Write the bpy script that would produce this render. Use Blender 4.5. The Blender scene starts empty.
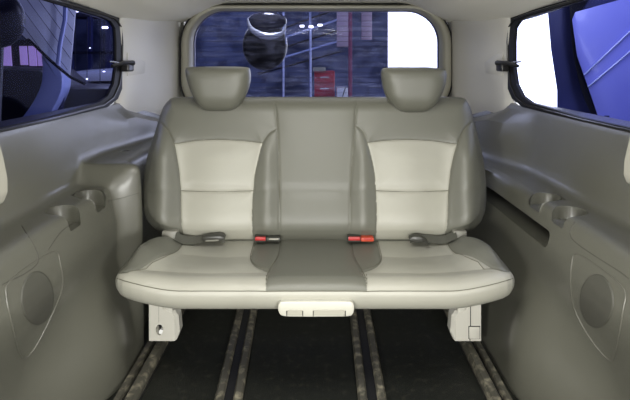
import bpy, bmesh, math, random
import numpy as np
from mathutils import Vector, Matrix
from mathutils.bvhtree import BVHTree
random.seed(7)
R = math.radians
S = bpy.context.scene
COL = S.collection

# ------------------------------------------------------------------ camera, world, lights, exposure
F, HX, HY = 500.0, 315.0, 60.0            # focal length in pixels, principal column, horizon row
cd = bpy.data.cameras.new('camera'); cam = bpy.data.objects.new('camera', cd); COL.objects.link(cam)
cam.location = (0, 0, 1.0); cam.rotation_euler = (R(90), 0, 0)
cd.sensor_width = 36; cd.lens = 36 * F / 630; cd.shift_y = -(200 - HY) / 630; cd.clip_start = .02
S.camera = cam
w = bpy.data.worlds.new('world'); S.world = w; w.use_nodes = True
bg = w.node_tree.nodes['Background']; bg.inputs[0].default_value = (.95, .97, 1, 1); bg.inputs[1].default_value = 4.5
S.view_settings.view_transform = 'Standard'; S.view_settings.look = 'None'; S.view_settings.gamma = 1
S.view_settings.use_curve_mapping = False; S.view_settings.exposure = -0.2

def area(name, loc, rot, sx, sy, power, col):
    l = bpy.data.lights.new(name, 'AREA'); l.shape = 'RECTANGLE'; l.size = sx; l.size_y = sy
    l.energy = power; l.color = col
    o = bpy.data.objects.new(name, l); COL.objects.link(o); o.location = loc; o.rotation_euler = rot
    return o
def aim(o, to): o.rotation_euler = (Vector(to) - o.location).to_track_quat('-Z', 'Y').to_euler()
area('cabin_roof_light', (0, .95, 1.26), (R(8), 0, 0), .55, .3, 11, (1, .99, .95))
area('front_uplight_fill', (0, -.40, .45), (R(140), 0, 0), 1.3, .5, 7.5, (1, .99, .96))  # added uplight that brightens the headliner; no open door is modelled
aim(area('low_front_fill', (0, .05, .62), (0, 0, 0), .9, .35, 3, (1, .99, .96)), (0, 1.6, .12))  # added low fill from the front, in place of open-door light
for q in (-1, 1): aim(area('low_side_fill', (q * .42, .30, .50), (0, 0, 0), .25, .25, 15, (1, .99, .96)), (-q * .66, 1.38, .02))  # added pair of fills that brighten the wheel arch fronts
area('rear_roof_light', (0, 2.2, 1.28), (0, 0, 0), .9, .2, 1.4, (1, .99, .97))
area('hall_light_left', (-3.5, 3.0, 3.4), (0, 0, 0), 1.5, 3, 30, (.6, .66, 1))
aim(area('left_window_fill', (-1.9, 1.9, 1.42), (0, 0, 0), .7, .5, 5, (.72, .76, 1)), (.75, 1.75, .55))  # added outside the window for bluish highlights on the right ledge
aim(area('right_window_fill', (1.75, 1.5, 1.42), (0, 0, 0), .5, .5, 5, (.78, .82, 1)), (-.75, 1.75, .6))  # added likewise, for highlights on the left ledge
area('hall_light_right', (1.6, 1.4, 2.6), (0, R(-14), 0),   .8, 2, 62, (.7, .75, 1))
area('hall_light_rear', (-1.2, 6.5, 3.6), (R(25), 0, 0), 3, 1.5, 80, (.6, .68, 1))
aim(area('opening_daylight', (1.75, 6.0, 2.2), (0, 0, 0), 1.0, 1.0, 42, (.86, .9, 1)), (-.7, 1.8, .6))
aim(area('rear_left_fill', (-1.75, 6.0, 2.2), (0, 0, 0), 1.0, 1.0, 36, (.86, .9, 1)), (.7, 1.8, .6))  # added fill from the rear left, for sheen along the right ledge
aim(area('crescent_fill', (-.28, 2.93, 2.3), (0, 0, 0), .3, .3, 30, (.95, .97, 1)), (-.29, 2.88, 1.1))  # added above the tailgate to brighten the mirror's white crescent

# ------------------------------------------------------------------ helpers
def at(px, py, Y): return Vector(((px - HX) * Y / F, Y, 1 - (py - HY) * Y / F))
def sstep(x, a, b):
    t = np.clip((np.asarray(x, float) - a) / (b - a), 0, 1); return t * t * (3 - 2 * t)

def material(name, col, rough=.5, metal=0, bump=None, mottle=None, spec=.5, coat=0):
    m = bpy.data.materials.new(name); m.use_nodes = True
    nt = m.node_tree; b = nt.nodes['Principled BSDF']
    b.inputs['Base Color'].default_value = (*col, 1); b.inputs['Roughness'].default_value = rough
    b.inputs['Metallic'].default_value = metal; b.inputs['Specular IOR Level'].default_value = spec
    b.inputs['Coat Weight'].default_value = coat
    tc = nt.nodes.new('ShaderNodeTexCoord')
    if mottle:
        sc, c2, lo, hi = mottle
        n = nt.nodes.new('ShaderNodeTexNoise'); n.inputs['Scale'].default_value = sc; n.inputs['Detail'].default_value = 6
        mp = nt.nodes.new('ShaderNodeMapRange'); mp.inputs[1].default_value = lo; mp.inputs[2].default_value = hi
        mx = nt.nodes.new('ShaderNodeMix'); mx.data_type = 'RGBA'
        mx.inputs[6].default_value = (*col, 1); mx.inputs[7].default_value = (*c2, 1)
        nt.links.new(tc.outputs['Object'], n.inputs['Vector']); nt.links.new(n.outputs[0], mp.inputs[0])
        nt.links.new(mp.outputs[0], mx.inputs[0]); nt.links.new(mx.outputs[2], b.inputs['Base Color'])
    if bump:
        sc, st = bump
        n = nt.nodes.new('ShaderNodeTexNoise'); n.inputs['Scale'].default_value = sc; n.inputs['Detail'].default_value = 3
        bp = nt.nodes.new('ShaderNodeBump'); bp.inputs['Strength'].default_value = st; bp.inputs['Distance'].default_value = .002
        nt.links.new(tc.outputs['Object'], n.inputs['Vector']); nt.links.new(n.outputs[0], bp.inputs['Height'])
        nt.links.new(bp.outputs[0], b.inputs['Normal'])
    return m

def glass(name, tint, gloss=.06, dirt=0, dcol=(.5, .55, .7), dscale=(1, 1, 1)):
    m = bpy.data.materials.new(name); m.use_nodes = True; nt = m.node_tree
    for n in list(nt.nodes): nt.nodes.remove(n)
    out = nt.nodes.new('ShaderNodeOutputMaterial')
    tr = nt.nodes.new('ShaderNodeBsdfTransparent'); tr.inputs[0].default_value = (*tint, 1)
    gl = nt.nodes.new('ShaderNodeBsdfGlossy'); gl.inputs['Roughness'].default_value = .03
    mx = nt.nodes.new('ShaderNodeMixShader'); mx.inputs[0].default_value = gloss
    nt.links.new(tr.outputs[0], mx.inputs[1]); nt.links.new(gl.outputs[0], mx.inputs[2])
    last = mx
    if dirt:
        di = nt.nodes.new('ShaderNodeBsdfDiffuse'); di.inputs[0].default_value = (*dcol, 1)
        tl = nt.nodes.new('ShaderNodeBsdfTranslucent'); tl.inputs[0].default_value = (*dcol, 1)
        ad = nt.nodes.new('ShaderNodeMixShader'); ad.inputs[0].default_value = .5
        nt.links.new(di.outputs[0], ad.inputs[1]); nt.links.new(tl.outputs[0], ad.inputs[2])
        tc = nt.nodes.new('ShaderNodeTexCoord'); mp = nt.nodes.new('ShaderNodeMapping'); mp.inputs['Scale'].default_value = dscale
        n = nt.nodes.new('ShaderNodeTexNoise'); n.inputs['Scale'].default_value = 1; n.inputs['Detail'].default_value = 8; n.inputs['Roughness'].default_value = .7
        mr = nt.nodes.new('ShaderNodeMapRange'); mr.inputs[1].default_value = .45; mr.inputs[2].default_value = .75; mr.inputs[4].default_value = dirt
        nt.links.new(tc.outputs['Object'], mp.inputs[0]); nt.links.new(mp.outputs[0], n.inputs['Vector']); nt.links.new(n.outputs[0], mr.inputs[0])
        m2 = nt.nodes.new('ShaderNodeMixShader'); nt.links.new(mr.outputs[0], m2.inputs[0])
        nt.links.new(mx.outputs[0], m2.inputs[1]); nt.links.new(ad.outputs[0], m2.inputs[2]); last = m2
    nt.links.new(last.outputs[0], out.inputs[0])
    return m

def emit(name, col, st):
    m = material(name, col); b = m.node_tree.nodes['Principled BSDF']
    b.inputs['Emission Color'].default_value = (*col, 1); b.inputs['Emission Strength'].default_value = st
    return m

M = dict(
    leather_light=material('light_leather', (.30, .294, .246), .38, bump=(900, .25), mottle=(6, (.27, .264, .22), .5, .8)),
    leather_taupe=material('taupe_leather', (.113, .113, .091), .36, bump=(900, .25)),
    seam=material('seam', (.09, .085, .06), .7),
    wall=material('wall_plastic', (.092, .091, .072), .28, bump=(1400, .35)),
    wall_grey=material('lower_panel_plastic', (.19, .188, .165), .4, bump=(1400, .3)),
    grille=material('speaker_mesh', (.055, .054, .042), .6),
    panel_rim=material('speaker_rim', (.095, .093, .075), .4),
    pillar=material('pillar_plastic', (.58, .565, .51), .5, bump=(1200, .2)),
    pillar_cover=material('pillar_cover', (.28, .27, .225), .5),
    surround=material('surround_plastic', (.32, .31, .25), .42, bump=(1400, .2)),
    headliner=material('headliner_cloth', (.78, .76, .67), .9, bump=(1800, .4)),
    rubber=material('black_rubber', (.010, .010, .012), .55, spec=.25),
    black=material('black_plastic', (.014, .014, .014), .3),
    mat=material('floor_mat', (.011, .012, .009), .55, bump=(420, .8), mottle=(40, (.040, .038, .028), .55, .85), spec=.25),
    track=material('dusty_steel', (.085, .08, .062), .5, .3, mottle=(34, (.34, .31, .225), .50, .72)),
    slot=material('track_slot', (.006, .006, .006), .6),
    bracket=material('bracket_plastic', (.56, .545, .475), .45, bump=(1000, .15)),
    handle=material('handle_plastic', (.42, .41, .35), .4),
    inset=material('handle_inset', (.30, .29, .24), .5),
    bolt=material('bolt_steel', (.85, .85, .82), .3),
    steel=material('bright_steel', (.75, .75, .75), .25, 1),
    frame=material('dark_frame', (.018, .018, .018), .5),
    hinge=material('hinge_plastic', (.16, .156, .13), .45),
    red=material('red_button', (.36, .02, .02), .4),
    orange=material('orange_button', (.42, .05, .02), .45),
    webbing=material('grey_webbing', (.05, .05, .038), .7, bump=(1500, .5)),
    buckle=material('buckle_plastic', (.03, .03, .025), .35),
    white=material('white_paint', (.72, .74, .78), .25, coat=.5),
    navy=material('navy_panel', (.04, .045, .13), .35),
    blue=material('blue_paint', (.27, .29, .85), .3, coat=.3, mottle=(2, (.31, .33, .88), .45, .6)),
    bluegrey=material('blue_grey_paint', (.36, .42, .72), .3, coat=.4),
    dark=material('dark_body', (.006, .006, .012), .4),
    hallwall=material('hall_wall_paint', (.10, .12, .22), .8, mottle=(3, (.03, .04, .09), .45, .62)),
    ground=material('concrete', (.10, .10, .13), .6, mottle=(4, (.05, .05, .08), .4, .7)),
    darkhall=material('dark_hall_cladding', (.015, .015, .03), .9),
    redpaint=material('red_paint', (.38, .03, .05), .4),
    post=material('faded_red_paint', (.22, .06, .12), .5),
    pinkish=material('pinkish_board', (.42, .34, .42), .7),
    line=material('heater_line', (.02, .02, .04), .6),
    mirror=material('mirror_glass', (.025, .025, .04), .2),
    lampglow=emit('lamp_glow', (1, .97, .9), 12),
    winglow=emit('lit_window_glow', (.55, .36, .62), .9),
)
_b = M['wall'].node_tree.nodes['Principled BSDF']; _b.inputs['Coat Weight'].default_value = .35; _b.inputs['Coat Roughness'].default_value = .22
M['glass_side'] = glass('tinted_side_glass', (.62, .64, .85), .004)
M['glass_clear'] = glass('side_glass', (.80, .82, .95), .004)
M['glass_rear'] = glass('dirty_rear_glass', (.78, .80, .93), .003, .15, (.5, .53, .75), (6, 6, 40))
M['heater_glass'] = glass('heater_glass', (.5, .5, .6), .1)

def tag(o, label=None, cat=None, group=None, kind=None):
    if label: o['label'] = label
    if cat: o['category'] = cat
    if group: o['group'] = group
    if kind: o['kind'] = kind
    return o
def empty(name, loc=(0, 0, 0)):
    o = bpy.data.objects.new(name, None); COL.objects.link(o); o.location = loc; o.empty_display_size = .05
    return o
def mesh(name, verts, faces, mats, parent=None, smooth=True, idx=None, merge=0, angle=None):
    me = bpy.data.meshes.new(name)
    me.from_pydata([tuple(v) for v in verts], [], [tuple(f) for f in faces])
    if not isinstance(mats, (list, tuple)): mats = [mats]
    for m in mats: me.materials.append(m)
    if idx is not None: me.polygons.foreach_set('material_index', np.asarray(idx, dtype=np.int32))
    bm = bmesh.new(); bm.from_mesh(me)
    if merge: bmesh.ops.remove_doubles(bm, verts=bm.verts, dist=merge)
    bmesh.ops.recalc_face_normals(bm, faces=bm.faces)
    bm.to_mesh(me); bm.free()
    me.polygons.foreach_set('use_smooth', [smooth] * len(me.polygons))
    if smooth and angle: me.set_sharp_from_angle(angle=R(angle))
    me.update()
    o = bpy.data.objects.new(name, me); COL.objects.link(o)
    if parent:
        o.parent = parent
        if parent.type == 'EMPTY': o.matrix_parent_inverse = Matrix.Translation(-parent.location)
    return o
class MB:
    """collects shapes for one mesh"""
    def __init__(s): s.v = []; s.f = []
    def add(s, v, f):
        n = len(s.v); s.v += [Vector(a) for a in v]; s.f += [tuple(i + n for i in q) for q in f]; return s
    def from_bm(s, bm):
        bm.verts.index_update(); s.add([v.co.copy() for v in bm.verts], [[v.index for v in f.verts] for f in bm.faces]); bm.free(); return s
    def box(s, lo, hi, bev=0, seg=2, mat=None):
        bm = bmesh.new(); bmesh.ops.create_cube(bm, size=1)
        lo = Vector(lo); hi = Vector(hi)
        for v in bm.verts: v.co = Vector([(lo[i] + hi[i]) / 2 + v.co[i] * (hi[i] - lo[i]) for i in range(3)])
        if bev: bmesh.ops.bevel(bm, geom=bm.edges[:], offset=bev, segments=seg, profile=.5, affect='EDGES')
        if mat is not None: bmesh.ops.transform(bm, matrix=mat, verts=bm.verts)
        return s.from_bm(bm)
    def prism(s, pts, vec, bev=0, seg=2):
        bm = bmesh.new(); a = [bm.verts.new(p) for p in pts]; vec = Vector(vec); b = [bm.verts.new(Vector(p) + vec) for p in pts]
        n = len(a); bm.faces.new(a); bm.faces.new(b[::-1])
        for i in range(n): bm.faces.new((a[i], b[i], b[(i + 1) % n], a[(i + 1) % n]))
        bmesh.ops.recalc_face_normals(bm, faces=bm.faces)
        if bev: bmesh.ops.bevel(bm, geom=bm.edges[:], offset=bev, segments=seg, profile=.5, affect='EDGES')
        return s.from_bm(bm)
    def tube(s, pts, r, n=8, closed=False, cap=True):
        pts = [Vector(p) for p in pts]; N = len(pts); rings = []; up = None
        for i, p in enumerate(pts):
            if closed: t = pts[(i + 1) % N] - pts[i - 1]
            else: t = pts[min(i + 1, N - 1)] - pts[max(i - 1, 0)]
            t.normalize()
            if up is None: up = t.orthogonal().normalized()
            up = (up - t * up.dot(t)).normalized(); sd = t.cross(up)
            rr = r[i] if isinstance(r, (list, tuple)) else r
            rings.append([p + (up * math.cos(2 * math.pi * k / n) + sd * math.sin(2 * math.pi * k / n)) * rr for k in range(n)])
        v = [q for g in rings for q in g]; f = []
        for i in range(N if closed else N - 1):
            j = (i + 1) % N
            for k in range(n): f.append((i * n + k, i * n + (k + 1) % n, j * n + (k + 1) % n, j * n + k))
        if not closed and cap: f += [tuple(range(n)), tuple((N - 1) * n + k for k in range(n))][::1]
        return s.add(v, f)
    def strip(s, pts, width_vec, thick_vec):
        """a flat band following pts"""
        w_ = Vector(width_vec); t = Vector(thick_vec); v = []; f = []
        for p in pts:
            p = Vector(p); v += [p - w_ / 2, p + w_ / 2, p + w_ / 2 + t, p - w_ / 2 + t]
        for i in range(len(pts) - 1):
            for k in range(4): f.append((i * 4 + k, i * 4 + (k + 1) % 4, i * 4 + 4 + (k + 1) % 4, i * 4 + 4 + k))
        n = (len(pts) - 1) * 4
        f += [(0, 1, 2, 3), (n, n + 1, n + 2, n + 3)]
        return s.add(v, f)
    def ball(s, c, rx, ry, rz, u=24, v=14):
        bm = bmesh.new(); bmesh.ops.create_uvsphere(bm, u_segments=u, v_segments=v, radius=1)
        for q in bm.verts: q.co = Vector((c[0] + q.co.x * rx, c[1] + q.co.y * ry, c[2] + q.co.z * rz))
        return s.from_bm(bm)
    def build(s, name, m, parent=None, smooth=True, angle=35):
        return mesh(name, s.v, s.f, m, parent, smooth, angle=angle)
def curve(pts, n=8, closed=False):
    """Catmull-Rom through points"""
    P = [np.array(p, float) for p in pts]; N = len(P); out = []
    rng = N if closed else N - 1
    for i in range(rng):
        g = (lambda k: P[k % N]) if closed else (lambda k: P[min(max(k, 0), N - 1)])
        a, b, c, d = g(i - 1), g(i), g(i + 1), g(i + 2)
        for k in range(n):
            t = k / n
            out.append(.5 * ((2 * b) + (-a + c) * t + (2 * a - 5 * b + 4 * c - d) * t * t + (-a + 3 * b - 3 * c + d) * t ** 3))
    if not closed: out.append(P[-1])
    return np.array(out)
def seg_dist(P, L, closed=False):
    """distance of points P (n,2) to polyline L"""
    L = np.asarray(L, float); A = L if closed else L[:-1]; B = np.roll(L, -1, 0) if closed else L[1:]
    D = np.full(len(P), 1e9)
    for a, b in zip(A, B):
        ab = b - a; t = np.clip(((P - a) @ ab) / max(ab @ ab, 1e-12), 0, 1)
        D = np.minimum(D, np.hypot(*(P - a - t[:, None] * ab).T))
    return D
def inside(P, poly):
    poly = np.asarray(poly, float); x, y = P[:, 0], P[:, 1]; c = np.zeros(len(P), bool); j = len(poly) - 1
    for i in range(len(poly)):
        xi, yi = poly[i]; xj, yj = poly[j]
        c ^= ((yi > y) != (yj > y)) & (x < (xj - xi) * (y - yi) / (yj - yi + 1e-15) + xi); j = i
    return c
def spacing(n, mix=.6):
    t = np.linspace(0, 1, n); return (1 - mix) * t + mix * (.5 - .5 * np.cos(np.pi * t))
SURF = {}
def seam_threads(name, parent, lines, unproj, r_=.0013, off=(0, -.0006, 0)):
    for L in lines:
        L = curve(L, 3); A, B = unproj(L); Pn = SURF[name](A, B) + np.array(off)
        MB().tube(Pn.tolist(), r_, 6).build('stitched_seam', M['seam'], parent)
def inflate(name, brow, Lf, Rf, nu, front, back, place, matfn, mats, parent, backidx=0):
    """a padded body: rows b, left and right outline a=L(b),R(b); front/back(a,b,d)->height; place(a,b,h)->xyz"""
    b = np.asarray(brow); L = Lf(b); Rr = Rf(b); u = spacing(nu)
    A = L[:, None] + (Rr - L)[:, None] * u[None, :]; B = np.repeat(b[:, None], nu, 1)
    poly = np.concatenate([np.stack([L, b], 1), np.stack([Rr, b], 1)[::-1]])
    # thin the outline for the distance test
    a_, b_ = A.ravel(), B.ravel(); P = np.stack([a_, b_], 1)
    d = seg_dist(P, poly, True)
    d[np.isin(np.arange(len(d)) % nu, (0, nu - 1))] = 0
    d[:nu] = 0; d[-nu:] = 0
    V1 = place(a_, b_, front(a_, b_, d)); V2 = place(a_, b_, -back(a_, b_, d))
    nv = len(b); ii = np.arange(nv * nu).reshape(nv, nu)
    q = np.stack([ii[:-1, :-1], ii[:-1, 1:], ii[1:, 1:], ii[1:, :-1]], -1).reshape(-1, 4)
    def surf(pa, pb):
        pa = np.asarray(pa, float); pb = np.clip(np.asarray(pb, float), b.min() + 1e-4, b.max() - 1e-4); lo, hi = Lf(pb), Rf(pb)
        pa = np.clip(pa, lo + 1e-4, hi - 1e-4); dd = seg_dist(np.stack([pa, pb], 1), poly, True); return place(pa, pb, front(pa, pb, dd))
    SURF[name] = surf
    idx = matfn(a_, b_)[q].max(1) if False else matfn(a_[q].mean(1), b_[q].mean(1))
    faces = np.concatenate([q, q[:, ::-1] + nv * nu]); verts = np.concatenate([V1, V2])
    return mesh(name, verts.tolist(), faces.tolist(), mats, parent, True, np.concatenate([idx, np.full(len(q), backidx)]), merge=2e-5)

# ------------------------------------------------------------------ SETTING: floor, walls, roof
YF, YR = -.55, 2.80
fl = MB().box((-.95, YF, -.04), (.95, YR, 0)).build('floor', M['mat']); tag(fl, kind='structure')

o = MB().box((-.95, YF - .04, 0), (.95, YF, 1.36)).build('wall_front', M['headliner']); tag(o, kind='structure')
ST = sorted(set([round(y, 4) for y in np.concatenate([np.arange(YF, 1.0, .1), np.arange(1.0, 2.2, .02), np.arange(1.64, 1.78, .005), np.arange(2.2, 2.80, .04), [2.79]])]))
def wall_profile(Y, left):
    turn = float(sstep(Y, 1.85, 2.25)) * .085                     # the wall swings in behind the seat
    turn2 = float(sstep(Y, 2.2, 2.75)) * .08
    yy = Y if left else Y + .04
    arch = -.11 * (1 - float(sstep(yy, 1.24, 1.57)))              # the wall steps back ahead of the wheel arch
    def low(z):
        m = .59 + .072 * min(z / .33, 1) ** 1.1
        return m - arch * (1 - float(sstep(z, .16, .44))) - .034 * math.exp(-((yy - 1.50) / .13) ** 2) * math.sin(math.pi * min(z / .34, 1)) ** 1.2
    pts = [(.90, .815), (.853, .815), (.846, .812), (.842, .803), (.838, .79), (.828, .74), (.818, .68), (.808, .63),
           (.803, .605), (.796, .590), (.785, .582), (.765, .578), (.735, .577), (.712, .576), (.700, .574), (.690, .568), (.683, .556), (.680, .540), (.676, .52), (.670, .49), (low(.46), .46)]
    zs = [.42, .38, .34, .30, .26, .22, .18, .15, .12, .09, .06, .03, 0]
    pts += [(low(z), z) for z in zs]
    sh = [(.90, .815), (.853, .815), (.846, .812), (.842, .803), (.838, .79), (.830, .75), (.823, .71), (.817, .675),
          (.812, .658), (.806, .648), (.796, .643), (.75, .641), (.69, .641), (.645, .640), (.628, .637), (.616, .630), (.609, .618), (.606, .60), (.604, .57), (.602, .53), (.600, .48)]
    sh += [(.598, z) for z in zs[:4]] + [(.594, z) for z in zs[4:]]
    k = float(sstep(Y, 1.665, 1.735)) if left else 0
    back = float(sstep(Y, 1.735, 1.80)) * .05
    out = []
    for i, (p, s) in enumerate(zip(pts, sh)):
        kk = k
        m = p[0] * (1 - kk) + (s[0] + (back if i > 11 else 0)) * kk; z = p[1] * (1 - kk) + s[1] * kk
        tt = (turn if 4 < i < 16 else (turn * .35 if i >= 16 else 0)) * (.6 if left else 1)
        m -= tt * (0 if left and i > 11 else 1) + (turn2 if i < 14 else 0)
        z -= .15 * min(max((Y - 2.18) / .6, 0), 1) * float(sstep(z, .60, .80))
        out.append((m, z))
    return out + [(.95, 0), (.95, .815)]
def make_wall(name, s):
    prof = [wall_profile(y, s < 0) for y in ST]; n = len(prof[0]); v = []; f = []
    for y, pr in zip(ST, prof): v += [(s * m, y, z) for m, z in pr]
    for i in range(len(ST) - 1):
        for k in range(n): f.append((i * n + k, i * n + (k + 1) % n, i * n + n + (k + 1) % n, i * n + n + k))
    f += [tuple(range(n)), tuple((len(ST) - 1) * n + k for k in range(n))]
    return mesh(name, v, f, M['wall'], None, True)
def cut(o, cutters):
    for c in cutters:
        md = o.modifiers.new('cut', 'BOOLEAN'); md.object = c; md.solver = 'EXACT'; md.use_self = True; md.operation = 'DIFFERENCE'
    dg = bpy.context.evaluated_depsgraph_get(); me = bpy.data.meshes.new_from_object(o.evaluated_get(dg))
    o.modifiers.clear(); o.data = me
    me.polygons.foreach_set('use_smooth', [True] * len(me.polygons)); me.set_sharp_from_angle(angle=R(38))
    for c in cutters: bpy.data.objects.remove(c)
def cyl(x, y, r, z0, z1):
    n = 40; pts = [(x + r * math.cos(2 * math.pi * i / n), y + r * math.sin(2 * math.pi * i / n), z0) for i in range(n)]
    return MB().prism(pts, (0, 0, z1 - z0), .006, 2).build('cutter', M['wall'])
wl = make_wall('wall_left', -1); wr = make_wall('wall_right', 1)
cut(wl, [cyl(-.713, y, .047, .524, .70) for y in (1.415, 1.585)])
cut(wr, [cyl(.713, y, .047, .536, .70) for y in (1.405, 1.55)] + [MB().box((.58, 1.43, .459), (.82, 2.6, .508), .015, 3).build('cutter', M['wall'])])
for o in (wl, wr): tag(o, kind='structure')
bpy.context.view_layer.update()
BV = {-1: BVHTree.FromObject(wl, bpy.context.evaluated_depsgraph_get()), 1: BVHTree.FromObject(wr, bpy.context.evaluated_depsgraph_get())}
def onwall(s, px, py, off=0):
    d = at(px, py, 1) - Vector((0, 0, 1)); h = BV[s].ray_cast(Vector((0, 0, 1)), d.normalized())
    if h[0] is None: return Vector((0, 0, 1)) + d * 1.2
    n = h[1]
    if n.x * s > 0: n = -n
    return h[0] + n * off

# speaker panels in the side walls: rim, plate, round mesh
for s, rim, el in ((-1, [(8, 283), (30, 265), (54, 252), (60, 263), (61.5, 290), (42, 335), (27, 357), (19, 351), (9, 312), (6, 295)], (37, 298, 16.5, 27)),
                   (1, [(577, 254), (600, 268), (624, 289), (623, 312), (615, 354), (608, 359), (590, 338), (575, 310), (571, 285), (572, 264)], (597, 301, 17, 27))):
    wallo = wl if s < 0 else wr
    c = curve(rim, 6, True)
    P3 = [onwall(s, p[0], p[1], .0005) for p in c]
    MB().tube(P3, .0020, 8, True).build('speaker_panel_rim', M['panel_rim'], wallo)
    ce = np.array(el[:2]); rings = []; v = []; f = []; N = 48
    for t in (1.0, .97, .9, .7, .5, .3, .1):
        for k in range(N):
            a = 2 * math.pi * k / N; v.append(onwall(s, ce[0] + el[2] * t * math.cos(a), ce[1] + el[3] * t * math.sin(a), .0002 if t == 1 else .0025))
    for r_ in range(6):
        for k in range(N): f.append((r_ * N + k, r_ * N + (k + 1) % N, r_ * N + N + (k + 1) % N, r_ * N + N + k))
    f.append(tuple(6 * N + k for k in range(N)))
    mesh('speaker_grille', v, f, M['grille'], wallo)
# panel joint lines in the plastic
for s, ln in ((-1, [(108, 201), (122, 198), (139, 193)]), (-1, [(48, 250), (61, 232), (72, 224)]), (-1, [(22, 226), (38, 262), (2, 285)]),
              (1, [(575, 222), (573, 240), (620, 272), (629, 279)])):
    pts = [onwall(s, p[0], p[1], .0002) for p in curve(ln, 8)]
    MB().tube(pts, .0011, 6).build('panel_joint', M['grille'], wl if s < 0 else wr)
# pale pillar covers at the front ends of the side windows
for s, pl, yy in ((-1, [(-30, 120), (0, 139), (5, 158), (9, 178), (9, 192), (5, 202), (-6, 208), (-30, 212)], 1.19), (1, [(660, 110), (634, 118), (628, 138), (623, 160), (622, 174), (625, 182), (633, 187), (660, 190)], 1.2)):
    o = MB().prism([at(p[0], p[1], yy) for p in pl], (s * .03, -.10, 0), .006, 3).build('trim_1' if s < 0 else 'trim_2', M['pillar_cover']); tag(o, kind='structure')

# headliner
def ceil_z(x, y): return 1.314 - .104 * float(sstep(abs(x), .46, .76)) - .033 * float(sstep(abs(x), .72, .86)) + float(sstep(2.25 - y, 0, .7)) * (.012 + .022 * float(sstep(abs(x), .6, .8)))
xs = np.linspace(-.93, .93, 75); ys = np.concatenate([np.arange(YF, 2.70, .08), [2.72, 2.745, 2.79]])
v = [(x, y, ceil_z(x, y)) for y in ys for x in xs] + [(x, y, ceil_z(x, y) + .05) for y in ys for x in xs]
nx, ny = len(xs), len(ys); f = []
for j in range(ny - 1):
    for i in range(nx - 1):
        a = j * nx + i; f += [(a, a + 1, a + nx + 1, a + nx), tuple(k + nx * ny for k in (a, a + nx, a + nx + 1, a + 1))]
for j in range(ny - 1):
    for a in (j * nx, j * nx + nx - 1): f.append((a, a + nx, a + nx + nx * ny, a + nx * ny))
for i in range(nx - 1):
    for a in (i, (ny - 1) * nx + i): f.append((a, a + 1, a + 1 + nx * ny, a + nx * ny))
ce = mesh('ceiling', v, f, M['headliner'], None, True, angle=40); tag(ce, kind='structure')

# rear pillars between side window and tailgate
for s in (-1, 1):
    cols = [(.868, 2.155), (.862, 2.15), (.850, 2.17), (.843, 2.24), (.835, 2.33), (.825, 2.42), (.812, 2.50), (.795, 2.58), (.775, 2.65), (.757, 2.70), (.748, 2.73), (.748, 2.79), (.90, 2.79)]
    zz = np.concatenate([np.linspace(.70, 1.05, 12), np.linspace(1.08, 1.34, 10)]); v = []; f = []
    for z in zz:
        for i, (m, y) in enumerate(cols):
            mm = m - (.035 * float(sstep(z, 1.05, 1.3)) if 0 < i < 12 else 0) * float(sstep(y, 2.79, 2.6)) + .008 * math.cos((y - 2.45) * 12) * (0 < i < 10) - .012 * float(sstep(y, 2.2, 2.4)) * float(sstep(-y, -2.7, -2.45))
            v.append((s * mm, y, z))
    n = len(cols)
    for j in range(len(zz) - 1):
        for k in range(n): f.append((j * n + k, j * n + (k + 1) % n, j * n + n + (k + 1) % n, j * n + n + k))
    f += [tuple(range(n)), tuple((len(zz) - 1) * n + k for k in range(n))]
    o = mesh('trim_3' if s < 0 else 'trim_4', v, f, M['pillar'], None, True, angle=45); tag(o, kind='structure')
    # moulded plate behind the window latch
    bt = BVHTree.FromPolygons([v_.co for v_ in o.data.vertices], [list(p.vertices) for p in o.data.polygons])
    q = [bt.ray_cast(Vector((0, 0, 1)), (at(HX + s * p[0], p[1], 1) - Vector((0, 0, 1))).normalized())[0] for p in ((170, 62), (182, 54), (188, 52.5), (188, 76), (171, 73))]
    MB().prism([p + Vector((s * -.003, -.003, 0)) for p in q], (s * .02, .01, 0), .001).build('latch_plate', M['pillar'], o)

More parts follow.
